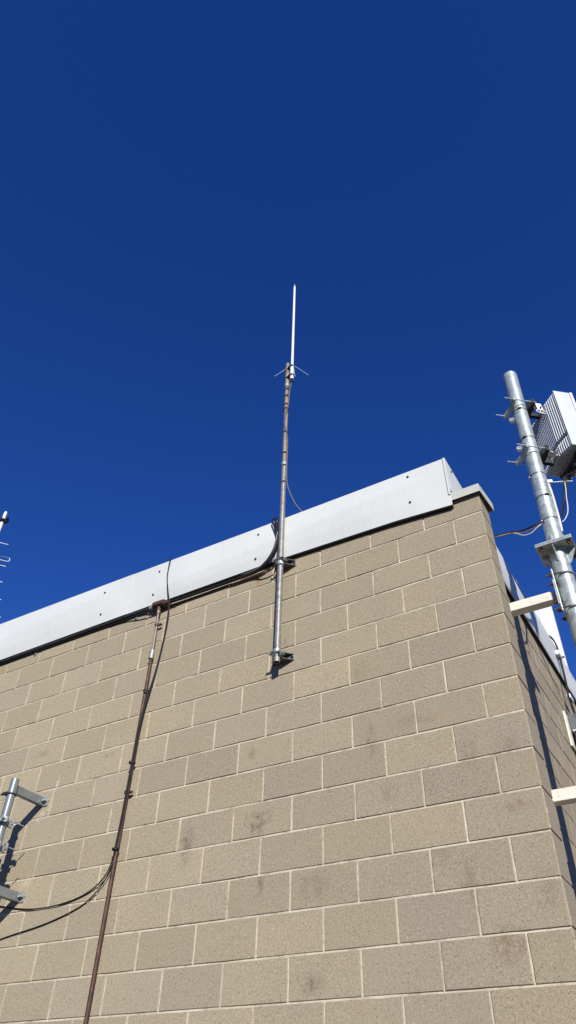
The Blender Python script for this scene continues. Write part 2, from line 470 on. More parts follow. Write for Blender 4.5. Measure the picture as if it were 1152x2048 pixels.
# corner trim strip of the return
bm = new(); box(bm, (-.1835, -.0335, .18), (.014, .010, .36)); finish(bm, 'corner_trim', 'sheet', BLD)
def side_panel(y0, y1, seed, zb=-.02, first=False):
    bm = new(); nu, nv = 44, 12; G = []
    for j in range(nv + 1):
        r = []
        for i in range(nu + 1):
            u, v = ucol(i, nu), j / nv; y = y0 + (y1 - y0) * u
            z = zb + (.362 - zb) * v
            e = ramp_(u)
            x = -.1765 + crease(u, v, seed) * e * (1.0 if y1 - y0 > 1 else .15)
            r.append(bm.verts.new((x, y, z)))
        G.append(r)
    for j in range(nv):
        for i in range(nu): bm.faces.new((G[j][i + 1], G[j][i], G[j + 1][i], G[j + 1][i + 1]))
    T = [bm.verts.new((-.40, v.co.y, v.co.z - .003)) for v in G[-1]]
    for i in range(nu): bm.faces.new((G[-1][i + 1], G[-1][i], T[i], T[i + 1]))
    o = finish(bm, 'parapet_panel', 'sheet', BLD, 'keep')
    o.data.polygons.foreach_set('use_smooth', [True] * len(o.data.polygons)); o.data.set_sharp_from_angle(angle=math.radians(50))
    sol = o.modifiers.new('gauge', 'SOLIDIFY'); sol.thickness = .0015; sol.offset = 0
    return o
ps = [side_panel(-.0285, .26, 11, .045), side_panel(.24, 2.95, 12), side_panel(2.92, 6.0, 13), side_panel(5.97, 9.0, 14)]
screw(ps[0], (-.176, .079, .315), (1, 0, 0))
for y, z in ((3.42, .30), (3.40, .06), (4.9, .30), (4.9, .06)): screw(ps[2], (-.176, y, z), (1, 0, 0))
for y, z in ((.9, .3), (.9, .06), (2.3, .3)): screw(ps[1], (-.176, y, z), (1, 0, 0))
# coping cap on the projecting end of the wall
bm = new()
def slab(bm, foot, z0, z1):
    a = [bm.verts.new((x, y, z0)) for x, y in foot]; b = [bm.verts.new((x, y, z1)) for x, y in foot]
    bm.faces.new(list(reversed(a))); bm.faces.new(b)
    for i in range(len(foot)): bm.faces.new((a[i], a[(i + 1) % len(foot)], b[(i + 1) % len(foot)], b[i]))
slab(bm, [(-.19, -.030), (.0185, -.030), (.0185, -.0275), (-.19, -.0275)], -.055, .0115)   # front lip
slab(bm, [(.0165, -.0275), (.0185, -.0275), (.036, .215), (.034, .215)], -.054, .0115)       # side lip
slab(bm, [(-.19, .2125), (.0335, .2125), (.0335, .215), (-.19, .215)], -.055, .0115)         # back lip
slab(bm, [(-.19, -.030), (.0185, -.030), (.036, .215), (-.19, .215)], .0117, .0135)          # top
finish(bm, 'wing_coping', 'coping', BLD)
# small scrap of sealant and flashing where the cap meets the panel
bm = new()
prism(bm, [(-.176, .0), (-.10, .0), (-.11, .022), (-.15, .028), (-.176, .012)], (0, .03, .016), (1, 0, 0), (0, 0, 1), (0, 1, 0), .03)
finish(bm, 'flashing_scrap', 'sheet', BLD)

# ------------------------------------------------------------------ centre mast
MX, MY = -1.508, -.085
mast = empty('antenna_mast', (MX, MY, -.97), 'tall weathered pipe mast strapped to the block wall under the whip antenna', 'mast')
mast.location.z = -.965
bm = new(); cyl(bm, (MX, MY, -.965), (MX, MY, .93), .0215, n=28, hollow=.003); finish(bm, 'lower_tube', 'mastlow', mast, True)
bm = new(); cyl(bm, (MX, MY, .93), (MX - .002, MY, 1.98), .0185, n=28); cyl(bm, (MX - .002, MY, 1.98), (MX - .002, MY, 2.33), .0205, n=28); finish(bm, 'upper_tube', 'mast', mast, True)
for z, h in ((-.13, .035), (.925, .03), (1.99, .04)):
    bm = new(); band(bm, (MX, MY, z), .0215, h, .003); finish(bm, 'coupling', 'galv', mast, True)
for z in (-.15, .71, 1.06, 1.33, 1.65, 1.71, 1.83, 1.93, .905):
    bm = new(); band(bm, (MX, MY, z), .0195 if z > .93 else .0220, .008, .0022); box(bm, (MX + .012, MY - .02, z), (.012, .008, .010)); finish(bm, 'hose_clamp', 'dark', mast, True)
bm = new(); cyl(bm, (MX - .002, MY, 2.325), (MX - .002, MY, 2.345), .0215, .012, n=24); finish(bm, 'cap', 'cablewhite', mast, True)
# wall brackets that carry the mast
def mast_bracket(z, i):
    b = empty('mast_bracket', (MX, 0, z), ('upper' if i == 0 else 'lower') + ' bent plate wall bracket ' + ('just under the parapet edge' if i == 0 else 'at the foot') + ' of the tall mast', 'bracket', 'wall brackets of the tall mast')
    bm = new(); h = .044
    box(bm, (MX, -.0025, z), (.176, .004, h), None, .001)
    finish(bm, 'wall_plate', 'zinc', b)
    for dz in (-h / 2, h / 2):     # the two webs that taper from the wall plate to the nose
        bm = new(); prism(bm, [(-.086, -.005), (-.032, -.060), (.032, -.060), (.086, -.005)], (MX, 0, z + dz), (1, 0, 0), (0, 1, 0), (0, 0, 1), .004)
        finish(bm, 'web', 'bracketgrey', b)
    bm = new(); box(bm, (MX, -.0615, z), (.068, .003, h + .004), None, .001); finish(bm, 'nose', 'bracketgrey', b)
    bm = new(); cyl(bm, (MX - .04, -.057, z), (MX - .04, -.125, z), .004, n=10); cyl(bm, (MX + .04, -.057, z), (MX + .04, -.125, z), .004, n=10)
    ring(bm, (MX, MY, z), (0, 0, 1), .0265, .004, 24)
    finish(bm, 'u_bolt', 'galv', b, True)
    bm = new(); box(bm, (MX, -.112, z), (.092, .005, .018), None, .002); finish(bm, 'saddle', 'bracketgrey', b)
    for s in (-1, 1):
        bm = new(); hexnut(bm, (MX + s * .04, -.115, z), (0, -1, 0), .0085, .009); finish(bm, 'nut', 'zinc', b)
        bm = new(); cyl(bm, (MX + s * .070, -.004, z), (MX + s * .070, -.0065, z), .011, n=16); hexnut(bm, (MX + s * .070, -.0065, z), (0, -1, 0), .0075, .009); finish(bm, 'anchor_bolt', 'dark', b)
    return b
mast_bracket(-.103, 0); mast_bracket(-.905, 1)
bm = new(); band(bm, (MX, MY, -.895), .0225, .05, .004); finish(bm, 'foot_sleeve', 'galv', mast, True)

# white whip antenna clamped beside the mast top
AX, AY = -1.452, -.098
ant = empty('whip_antenna', (AX, AY, 2.05), 'white fibreglass whip antenna with thin drooping radials at the mast top', 'antenna')
bm = new(); cyl(bm, (AX, AY, 2.07), (AX, AY, 3.68), .0135, .0118, n=20); finish(bm, 'radome', 'white', ant, True)
bm = new(); cyl(bm, (AX, AY, 3.68), (AX, AY, 3.72), .0118, .006, n=16); cyl(bm, (AX, AY, 3.72), (AX, AY, 3.752), .003, n=8); finish(bm, 'tip', 'whitemetal', ant, True)
bm = new(); cyl(bm, (AX, AY, 2.045), (AX, AY, 2.255), .018, n=20); finish(bm, 'base_tube', 'whitemetal', ant, True)
for t, e in (((0, 0), (-1.285, -.07, 2.03)), ((0, 0), (-1.592, -.18, 2.09)), ((0, 0), (-1.435, -.065, 2.115))):
    bm = new(); s0 = V((AX, AY, 2.262)); e = V(e); dd = (V((e.x, e.y, 2.262)) - s0).normalized()
    cyl(bm, s0 + dd * .012, e, .0015, n=8); finish(bm, 'radial', 'whitemetal', ant, True)
for z in (2.10, 2.24):
    bm = new(); mid = V(((MX + AX) / 2, (MY + AY) / 2, z)); d = V((AX - MX, AY - MY, 0))
    ring(bm, (AX, AY, z), (0, 0, 1), .021, .004, 20); ring(bm, (MX - .002, MY, z), (0, 0, 1), .0235, .004, 20)
    box(bm, mid, (.03, .05, .02), (d, d.cross(V((0, 0, 1))), (0, 0, 1)), .003)
    finish(bm, 'clamp', 'dark', ant, True)
    bm = new(); hexnut(bm, (AX + .010, AY - .023, z), (.3, -1, 0), .007, .01); hexnut(bm, (AX - .02, AY - .025, z), (.3, -1, 0), .006, .01); finish(bm, 'nut', 'zinc', ant)
bm = new(); cyl(bm, (AX, AY, 2.0), (AX, AY, 2.045), .012, n=14); finish(bm, 'connector', 'black', ant, True)

# coax from the whip down the mast, then off over the parapet
bm = new()
tube(bm, [(AX, AY, 2.01), (AX - .008, AY - .002, 1.94), (-1.478, -.092, 1.84), (-1.484, -.09, 1.7), (-1.492, -.115, 1.55), (-1.50, -.112, 1.40), (-1.483, -.09, 1.25), (-1.482, -.085, 1.06), (-1.484, -.08, .80),
          (-1.482, -.07, .70), (-1.462, -.055, .60), (-1.425, -.01, .48), (-1.37, .05, .40), (-1.33, .14, .385)], .0052, 8)
o = finish(bm, 'coaxial_cable', 'cablegrey', None, True); tag(o, 'thin grey coax running down the tall mast then curving onto the roof edge', 'cable')
bm = new()
tube(bm, [(MX - .016, MY - .01, 1.86), (MX - .021, MY - .008, 1.78), (MX - .021, MY - .004, 1.6), (MX - .016, MY - .01, 1.52)], .005, 8)
o = finish(bm, 'spare_cable', 'black', None, True); tag(o, 'short black cable tail strapped to the left of the mast near its top', 'cable')
bm = new()
tube(bm, [(-1.556, -.066, .05), (-1.565, -.066, .16), (-1.59, -.066, .27), (-1.618, -.061, .355), (-1.608, -.056, .378), (-1.588, -.061, .355), (-1.575, -.066, .26), (-1.556, -.066, .12)], .0055, 8)
tube(bm, [(-1.546, -.068, .07), (-1.555, -.071, .20), (-1.575, -.068, .30), (-1.588, -.061, .37), (-1.578, -.056, .378), (-1.558, -.066, .33), (-1.548, -.071, .22)], .0055, 8)
o = finish(bm, 'cable_coil', 'black', None, True); tag(o, 'narrow hanging loops of black cable left of the mast on the metal edge', 'cable coil')

# black feeder lines slung under the roof edge
def hang(name, pts, r, mat, label, cat='cable', group=None, n=10):
    bm = new(); tube(bm, pts, r, n); o = finish(bm, name, mat, None, True); return tag(o, label, cat, group)
main = [(-9, -.022, -.082), (-7, -.022, -.078), (-5.4, -.022, -.074), (-4.54, -.022, -.072), (-3.9, -.022, -.068), (-3.33, -.023, -.064), (-2.95, -.026, -.064), (-2.79, -.032, -.074)]
hang('conduit_run', main, .0105, 'dark', 'thick dark conduit slung under the metal edge left of the rusty fitting', 'conduit')
hang('cable', [(-9, -.010, -.097), (-5.4, -.010, -.092), (-4.5, -.010, -.090), (-3.9, -.010, -.086), (-3.3, -.010, -.084), (-3.05, -.018, -.088), (-2.9, -.034, -.104), (-2.74, -.040, -.112), (-2.62, -.026, -.106), (-2.4, -.012, -.098), (-2.0, -.012, -.095)], .0065, 'black', 'thin black cable sagging beneath the dark conduit and behind the rusty fitting')
hang('conduit_run', [(-2.60, -.032, -.078), (-2.45, -.03, -.082), (-2.28, -.03, -.082), (-1.95, -.03, -.082), (-1.78, -.035, -.083), (-1.70, -.048, -.075), (-1.64, -.060, -.048), (-1.580, -.068, .025), (-1.553, -.072, .12), (-1.543, -.072, .19)], .0115, 'black', 'thick black feeder between the rusty fitting and the tall mast, bending upward at its end')
hang('cable', [(-2.0, -.018, -.104), (-1.8, -.02, -.106), (-1.70, -.035, -.122), (-1.62, -.04, -.118), (-1.573, -.05, -.085), (-1.562, -.055, -.03), (-1.552, -.055, .05)], .0065, 'rust', 'thin dark red cable looping below the black feeder beside the mast bracket')
hang('cable', [(-1.9, -.028, -.062), (-1.75, -.035, -.055), (-1.66, -.058, -.033), (-1.595, -.074, .025), (-1.565, -.080, .10), (-1.548, -.080, .20)], .006, 'cablegrey', 'slim grey cable riding above the black feeder beside the mast bracket')
k = 0
for x, lb in ((-4.12, 'leftmost small wall clip under the dark conduit'), (-2.96, 'small wall clip under the dark conduit near the panel seam'),
              (-2.555, 'small rusty clip above a rust stain right of the fitting'), (-1.752, 'small rusty clip above the rust stain left of the mast'), (-4.86, 'dark clip at the far left end of the conduit')):
    c = empty('wall_clip', (x, -.004, -.11), lb, 'clip', 'clips under the conduit')
    bm = new(); box(bm, (x, -.004, -.106), (.020, .006, .03), None, .001); finish(bm, 'strap', 'nut' if x > -2.6 else 'zinc', c)
    bm = new(); hexnut(bm, (x, -.007, -.114), (0, -1, 0), .006, .008); finish(bm, 'bolt', 'nut', c)

# rusty fitting and the vertical conduit
fit = empty('conduit_fitting', (-2.69, -.04, -.09), 'rust brown cast conduit fitting under the metal edge above the vertical conduit', 'fitting')
bm = new()
box(bm, (-2.69, -.042, -.075), (.13, .05, .05), None, .012); finish(bm, 'body', 'rust', fit, True)
bm = new(); box(bm, (-2.69, -.070, -.075), (.105, .006, .036), None, .004); finish(bm, 'cover', 'rust', fit, True)
bm = new(); cyl(bm, (-2.75, -.036, -.076), (-2.79, -.034, -.077), .019, n=16); finish(bm, 'left_hub', 'zinc', fit, True)
bm = new(); cyl(bm, (-2.63, -.036, -.076), (-2.585, -.034, -.078), .019, n=16); finish(bm, 'right_hub', 'rust', fit, True)
bm = new(); cyl(bm, (-2.69, -.04, -.098), (-2.69, -.04, -.135), .018, n=16); finish(bm, 'bottom_hub', 'rust', fit, True)
pipe = empty('conduit_pipe', (-2.70, -.035, GZ), 'long rust stained vertical conduit running down the block wall', 'conduit')
bm = new(); tube(bm, [(-2.69, -.04, -.13), (-2.69, -.038, -.2), (-2.689, -.034, -.35), (-2.688, -.034, -.54)], .0105, 14); finish(bm, 'upper_length', 'pipe', pipe, True)
bm = new(); tube(bm, [(-2.688, -.034, -.54), (-2.688, -.034, -.85), (-2.692, -.034, -1.4), (-2.699, -.034, -1.97), (-2.704, -.034, -2.6), (-2.71, -.034, -3.4), (-2.715, -.034, GZ)], .0125, 14); finish(bm, 'lower_length', 'rust', pipe, True)
bm = new(); cyl(bm, (-2.688, -.034, -.50), (-2.688, -.034, -.575), .0165, n=18); hexnut(bm, (-2.703, -.04, -.515), (-1, -.3, 0), .006, .012); hexnut(bm, (-2.703, -.04, -.56), (-1, -.3, 0), .006, .012); finish(bm, 'coupling', 'zinc', pipe, True)
bm = new(); cyl(bm, (-2.69, -.039, -.135), (-2.69, -.039, -.165), .0155, n=16); finish(bm, 'bushing', 'pipe', pipe, True)
for z in (-.27, -1.60):
    bm = new(); band(bm, (-2.689 - (.011 if z < -1 else 0), -.035, z), .013, .018, .003); box(bm, (-2.660 - (.011 if z < -1 else 0), -.026, z), (.032, .012, .016), None, .002)
    hexnut(bm, (-2.654 - (.011 if z < -1 else 0), -.032, z), (0, -1, 0), .006, .008); finish(bm, 'strap', 'nut', pipe, True)

def drop(off, ph):
    P = [(-2.664 + off * .3, .03, .378), (-2.661 + off * .3, -.032, .386), (-2.657 + off * .3, -.044, .366), (-2.645 - off * .1, -.056, .200), (-2.616 + off * .25, -.056, .035), (-2.586 + off * .3, -.048, -.10), (-2.580 + off * .35, -.045, -.20),
         (-2.590 + off * .2, -.034, -.34), (-2.606 + off * .2, -.026, -.49), (-2.634 + off * .3, -.026, -.72), (-2.655 + off * .5, -.034, -.86), (-2.668 + off * .5, -.046, -1.0)]
    return P
body1 = [(-2.679, -.051, -1.2), (-2.684, -.052, -1.42), (-2.690, -.05, -1.62), (-2.694, -.051, -1.8), (-2.700, -.052, -1.955)]
c1 = [(-2.716, -.040, -2.03), (-2.782, -.020, -2.118), (-2.922, -.0075, -2.190), (-3.13, -.0065, -2.229), (-3.39, -.0065, -2.231), (-3.70, -.0065, -2.182), (-4.05, -.0065, -2.1), (-4.6, -.0065, -2.0), (-6, -.0065, -1.95)]
c2 = [(-2.713, -.036, -2.05), (-2.788, -.018, -2.156), (-2.905, -.0075, -2.240), (-3.045, -.0065, -2.290), (-3.27, -.0065, -2.338), (-3.616, -.0065, -2.385), (-4.0, -.0065, -2.46), (-5, -.0065, -2.55), (-6, -.0065, -2.6)]
hang('drop_cable', drop(0, 0) + body1 + c1, .0042, 'black', 'black cable down the conduit, leaving left in the upper of two sagging curves', 'cable', None, 8)
hang('drop_cable', drop(.018, 1) + [(x + .008, y + .003, z) for x, y, z in body1] + c2, .0038, 'black', 'black cable down the conduit, leaving left in the lower of two sagging curves', 'cable', None, 8)
for z, x, lb in ((-.86, -2.672, 'topmost black strap tying cables to the rusty conduit'), (-1.40, -2.689, 'middle black strap tying cables to the rusty conduit'), (-1.965, -2.702, 'lowest black strap where the cables leave the conduit')):
    bm = new(); band(bm, (x, -.042, z), .0205, .012, .003, n=20); o = finish(bm, 'cable_tie', 'black', None, True); tag(o, lb, 'cable tie', 'straps round the conduit and cables')

# ------------------------------------------------------------------ left stand-off pole with its two arms
PX, PY = -3.525, -.305
lp = empty('stand_off_pole', (PX, PY, -3.4), 'short grey steel pole held off the block wall at the left edge', 'pole')
bm = new(); cyl(bm, (PX, PY, -3.4), (PX, PY, -1.455), .0290, n=30, hollow=.003); finish(bm, 'tube', 'steel', lp, True)
def arm(z, lab):
    a = empty('wall_bracket', (-3.535, 0, z), lab, 'bracket', 'arms holding the short grey pole off the wall')
    ax = -3.545 
    bm = new(); box(bm, (ax, -.155, z), (.042, .300, .058), None, .004); finish(bm, 'square_tube', 'steel', a)
    bm = new(); box(bm, (-3.525, -.004, z), (.080, .008, .066), None, .002); finish(bm, 'wall_plate', 'zinc', a)
    bm = new(); box(bm, (-3.500, -.022, z), (.03, .03, .012)); finish(bm, 'gusset', 'galv', a)
    bm = new(); cyl(bm, (-3.492, -.008, z + .004), (-3.492, -.011, z + .004), .015, n=18); hexnut(bm, (-3.492, -.011, z + .004), (0, -1, 0), .0105, .012); cyl(bm, (-3.492, -.02, z + .004), (-3.492, -.035, z + .004), .005, n=10); finish(bm, 'anchor_bolt', 'galv', a)
    bm = new(); ring(bm, (PX, PY, z - .05), (0, 0, 1), .0335, .0045, 28); box(bm, (PX - .02, PY - .034, z - .05), (.05, .014, .022), None, .003)
    hexnut(bm, (PX - .048, PY - .03, z - .05), (-1, -.2, 0), .009, .014); box(bm, (PX - .03, PY + .01, z - .045), (.03, .05, .03), None, .004); finish(bm, 'u_bolt', 'dark', a, True)
    return a
arm(-1.512, 'upper grey square arm with zinc wall plate at the left edge'); arm(-2.146, 'lower grey square arm with zinc wall plate at the left edge')
def jaw(z, lab):
    j = empty('pole_clamp', (PX, PY, z), lab, 'clamp', 'clamps on the short grey pole')
    for nm, sg in (('front_jaw', -1), ('rear_jaw', 1)):
        bm = new(); prof = [(-.074, .012), (-.058, .016), (-.046, -.004), (-.022, -.010), (.022, -.010), (.046, -.004), (.058, .016), (.074, .012)]
        for (x0, y0), (x1, y1) in zip(prof, prof[1:]):
            p, q = V((PX + x0, PY + sg * (.041 - y0 * .9), z)), V((PX + x1, PY + sg * (.041 - y1 * .9), z)); d = q - p
            box(bm, (p + q) / 2, (d.length + .002, .0045, .034), (d, d.cross(V((0, 0, 1))), (0, 0, 1)))
        finish(bm, nm, 'zinc', j)
    for s in (-1, 1):
        bm = new(); cyl(bm, (PX + s * .056, PY - .10, z), (PX + s * .056, PY + .13, z), .004, n=8); hexnut(bm, (PX + s * .056, PY - .05, z), (0, -1, 0), .008, .01); finish(bm, 'threaded_rod', 'zinc', j, True)
    return j
jaw(-1.745, 'upper zinc clamp with threaded rods on the short grey pole'); jaw(-1.905, 'lower zinc clamp with threaded rods on the short grey pole')
# radio head carried by the clamps, outside the left edge of the view but casting its shadow on the wall
rr = empty('radio_unit', (PX - .16, PY - .04, -2.1), 'dark radio head on the short grey pole, outside the left edge', 'radio')
bm = new(); box(bm, (PX - .17, PY - .02, -1.86), (.16, .11, .34), None, .01); finish(bm, 'body', 'dark', rr)

# ------------------------------------------------------------------ right galvanised antenna pole
Q0, Q1 = V((.318, .70, -.17)), V((.3475, .70, 1.828))
L0 = V((.300, .70, GZ))
PR = .0600
pole = empty('antenna_pole', (.30, .70, GZ), 'thick galvanised pole with a bolted flange joint right of the wall corner', 'pole')
bm = new(); cyl(bm, Q0, Q1, PR, n=48, hollow=.005); finish(bm, 'upper_tube', 'galv', pole, True)
bm = new(); cyl(bm, L0, V((.311, .70, -.19)), PR, n=48); finish(bm, 'lower_tube', 'galv', pole, True)
FC = V((.311, .705, -.17))
for dz in (-.007, .0085):
    bm = new(); box(bm, FC + V((0, 0, dz)), (.252, .252, .013), None, .002); finish(bm, 'flange_plate', 'galv', pole)
for s, t in ((-1, -1), (1, -1), (1, 1), (-1, 1)):
    bm = new(); p = FC + V((s * .095, t * .095, 0))
    cyl(bm, p + V((0, 0, -.04)), p + V((0, 0, .034)), .008, n=12); hexnut(bm, p + V((0, 0, .015)), (0, 0, 1), .015, .012); hexnut(bm, p + V((0, 0, -.014)), (0, 0, -1), .015, .013)
    finish(bm, 'flange_bolt', 'nut', pole, True)
def gusset(dx, dy, up):
    bm = new(); d = V((dx, dy, 0)).normalized(); c = FC + d * (PR - .004) + V((0, 0, .015 if up else -.0135))
    h = .10 if up else -.12
    prism(bm, [(0, 0), (.062, 0), (.062, h * .12), (.014, h), (0, h)], c, d, (0, 0, 1), d.cross(V((0, 0, 1))), .008)
    finish(bm, 'gusset', 'galv', pole)
for dx, dy in ((-.06, -1), (1, -.06), (.06, 1), (-1, .06)):
    gusset(dx, dy, True); gusset(dx, dy, False)
bm = new(); ring(bm, FC + V((0, 0, -.017)), (0, 0, 1), PR + .003, .006, 40); finish(bm, 'weld', 'galv', pole, True)

# beige stand-off arms from the side wall to the pole
def beige_arm(z, lab):
    a = empty('beige_bracket', (-BK, .70, z), lab, 'bracket', 'beige arms holding the galvanised pole')
    bm = new(); box(bm, (-.003, .6985, z), (.392, .077, .068), None, .004); finish(bm, 'square_tube', 'beige', a)
    bm = new(); box(bm, (.2115, .700, z), (.038, .066, .062), None, .003); finish(bm, 'inner_tube', 'zinc', a)
    bm = new(); box(bm, (.2345, .70, z), (.008, .15, .20), None, .002); finish(bm, 'end_plate', 'zinc', a)
    bm = new(); box(bm, (-.1985, .70, z), (.007, .16, .17), None, .002); finish(bm, 'wall_plate', 'beige', a)
    # back plate against the pole with two U-bolts
    z0, z1 = z + .185, z - .155
    bm = new(); box(bm, (.2445, .70, (z0 + z1) / 2), (.010, .15, z0 - z1), None, .002); finish(bm, 'pole_plate', 'galv', a)
    px = .305
    for zu in (z + .14, z - .135):
        bm = new(); P = []
        for i in range(17):
            t = -math.pi / 2 + math.pi * i / 16; P.append((px + math.cos(t) * (PR + .008), .70 + math.sin(t) * (PR + .008), zu))
        P = [(.20, .70 - PR - .008, zu)] + P + [(.20, .70 + PR + .008, zu)]
        tube(bm, P, .0078, 8, 0); finish(bm, 'u_bolt', 'zinc', a, True)
        for s in (-1, 1):
            bm = new(); y = .70 + s * (PR + .008); hexnut(bm, (.2395, y, zu), (-1, 0, 0), .0135, .012); hexnut(bm, (.2265, y, zu), (-1, 0, 0), .012, .010); finish(bm, 'nut', 'nut', a)
    for zu in (z + .075, z - .075):
        for s in (-1, 1):
            bm = new(); y = .70 + s * .055
            cyl(bm, (.195, y, zu), (.262, y, zu), .006, n=10); hexnut(bm, (.2305, y, zu), (-1, 0, 0), .012, .012); hexnut(bm, (.2495, y, zu), (1, 0, 0), .012, .009); finish(bm, 'bolt', 'nut', a)
    return a
beige_arm(-.545, 'upper beige square arm reaching the galvanised pole below its flange')
beige_arm(-1.842, 'lower beige square arm at the right edge beside the wall corner')

# ------------------------------------------------------------------ radio on the pole
TH = .70
A = V((math.cos(TH), math.sin(TH), 0)); B = V((-math.sin(TH), math.cos(TH), 0)); Z = V((0, 0, 1))
P0 = V((.338, .70, 0))
W, RZ0, RZ1, D0, DD = .385, .772, 1.44, .240, .140
rad = empty('radio_unit', P0 + A * .3 + Z * RZ0, 'pale grey finned radio box bolted to the side of the galvanised pole', 'radio')
bm = new(); box(bm, P0 + A * (D0 + DD - .035) + Z * (RZ0 + RZ1) / 2, (.062, W - .01, RZ1 - RZ0 - .03), (A, B, Z), .006); finish(bm, 'body', 'radio', rad)
NF = 19
for i in range(1, NF):
    s = -W / 2 + W * i / NF
    u = i / NF
    bm = new()
    zn = RZ0 + (.155 - .07 * u)               # slanting notch that splits the fins
    top = RZ1 - (.0 if i < 7 else .055) - .006 * i * (i < 7)
    dep = DD - .05
    cut = -.0065 * min(i, 6) - .0012 * max(0, i - 6)
    for za, zb in ((zn + .022, top), (RZ0 + .012, zn - .016)):
        prism(bm, [(cut, za + .006), (cut + .006, za), (dep, za - .02 if za > zn else za), (dep, zb), (cut + .01, zb), (cut, zb - .01)], P0 + A * D0 + B * s, A, Z, B, .0058)
    finish(bm, 'fin', 'radio', rad)
bm = new(); box(bm, P0 + A * (D0 + DD / 2 - .004) - B * (W / 2 - .004) + Z * (RZ0 + RZ1) / 2, (DD + .002, .008, RZ1 - RZ0), (A, B, Z), .002); finish(bm, 'side_plate', 'radio', rad)
bm = new(); box(bm, P0 + A * (D0 + DD + .012) + Z * (RZ0 + RZ1) / 2, (.024, W + .012, RZ1 - RZ0 + .012), (A, B, Z), .006); finish(bm, 'front_cover', 'white', rad)
bm = new(); box(bm, P0 + A * (D0 + DD - .045) + Z * (RZ0 - .006), (.075, W * .86, .034), (A, B, Z), .004); finish(bm, 'connector_panel', 'dark', rad)
bm = new(); tube(bm, [P0 + A * (D0 + .055) - B * .10 + Z * (RZ0 - .0), P0 + A * (D0 + .045) - B * .08 + Z * (RZ0 - .022), P0 + A * (D0 + .045) + B * .10 + Z * (RZ0 - .022), P0 + A * (D0 + .055) + B * .12 + Z * RZ0], .006, 8); finish(bm, 'carry_handle', 'cablegrey', rad, True)
for i, s in enumerate((-.12, -.07, -.02, .03, .08, .13)):
    bm = new(); p = P0 + A * (D0 + DD - .045 - .012 * (i % 2)) + B * s
    cyl(bm, p + Z * (RZ0 - .02), p + Z * (RZ0 - .045), .011, n=14); cyl(bm, p + Z * (RZ0 - .045), p + Z * (RZ0 - .058), .007, n=12); finish(bm, 'connector', 'dark' if i != 2 else 'zinc', rad, True)

def clamp_set(z, lab, knuckle):
    c = empty('tilt_bracket', P0 + Z * z, lab, 'bracket', 'clamping brackets between pole and radio')
    P = P0 + V((.0 - (1.5 - z) * .012, 0, 0)) + Z * z
    hb = .095
    bm = new()   # left jaw: bar notched round the pole
    prism(bm, [(-hb - .012, -.016), (-hb - .012, .004), (-.035, .020), (.035, .020), (hb + .012, .004), (hb + .012, -.016), (.03, -.004), (-.03, -.004)], P - A * (PR + .016), B, -A if False else A, Z, .048)
    finish(bm, 'back_jaw', 'zinc', c)
    bm = new()
    prism(bm, [(-hb - .012, .016), (-hb - .012, -.004), (-.035, -.018), (.035, -.018), (hb + .012, -.004), (hb + .012, .016), (.05, .03), (-.05, .03)], P + A * (PR + .018), B, A, Z, .055)
    finish(bm, 'front_jaw', 'dark', c)
    for s in (-1, 1):
        bm = new(); cyl(bm, P + B * s * hb - A * .165, P + B * s * hb + A * .10, .0052, n=10)
        for q in (-.098, .096): hexnut(bm, P + B * s * hb + A * q, A, .011, .012)
        finish(bm, 'long_bolt', 'galv', c, True)
    # channel carrying the radio
    bm = new()
    box(bm, P + A * .150 - B * .045, (.10, .006, .075), (A, B, Z), .002); box(bm, P + A * .150 + B * .045, (.10, .006, .075), (A, B, Z), .002); box(bm, P + A * .105, (.008, .09, .075), (A, B, Z), .002)
    finish(bm, 'channel', 'dark', c)
    bm = new(); box(bm, P + A * .212, (.022, .12, .05), (A, B, Z), .003); finish(bm, 'radio_plate', 'zinc', c)
    for s in (-1, 1):
        bm = new(); hexnut(bm, P + A * .15 + B * s * .048 + Z * .015, B * s, .012, .010); hexnut(bm, P + A * .185 + B * s * .048 - Z * .015, B * s, .010, .010); finish(bm, 'bolt', 'zinc', c)
    if knuckle:   # slotted tilt plate of pale cast aluminium
        bm = new(); prism(bm, [(-.028, .075), (.022, .075), (.030, .0), (.022, -.02), (-.022, -.02)], P + A * .160 - B * .055 - Z * .035, A, Z, B, .008); finish(bm, 'tilt_arm', 'whitemetal', c)
        bm = new(); o3 = P + A * .165 - B * .060 - Z * .070; pts = [o3 + A * (math.cos(t) * .044) + Z * (math.sin(t) * .020 - math.cos(t) * .006) for t in [2 * math.pi * i / 24 for i in range(24)]]
        tube(bm, pts, .0055, 8, 0, closed=True); cyl(bm, o3 + B * .003, o3 - B * .004, .016, n=16); finish(bm, 'slotted_plate', 'whitemetal', c, True)
        bm = new(); hexnut(bm, o3 - B * .004, -B, .009, .008); hexnut(bm, o3 + Z * .05 - B * .002, -B, .008, .010); finish(bm, 'pivot_bolt', 'dark', c)
    return c
clamp_set(1.375, 'upper tilting clamp with long bolts joining the pole and the finned radio', True)
clamp_set(.800, 'lower clamp with long bolts joining the pole and the foot of the finned radio', False)

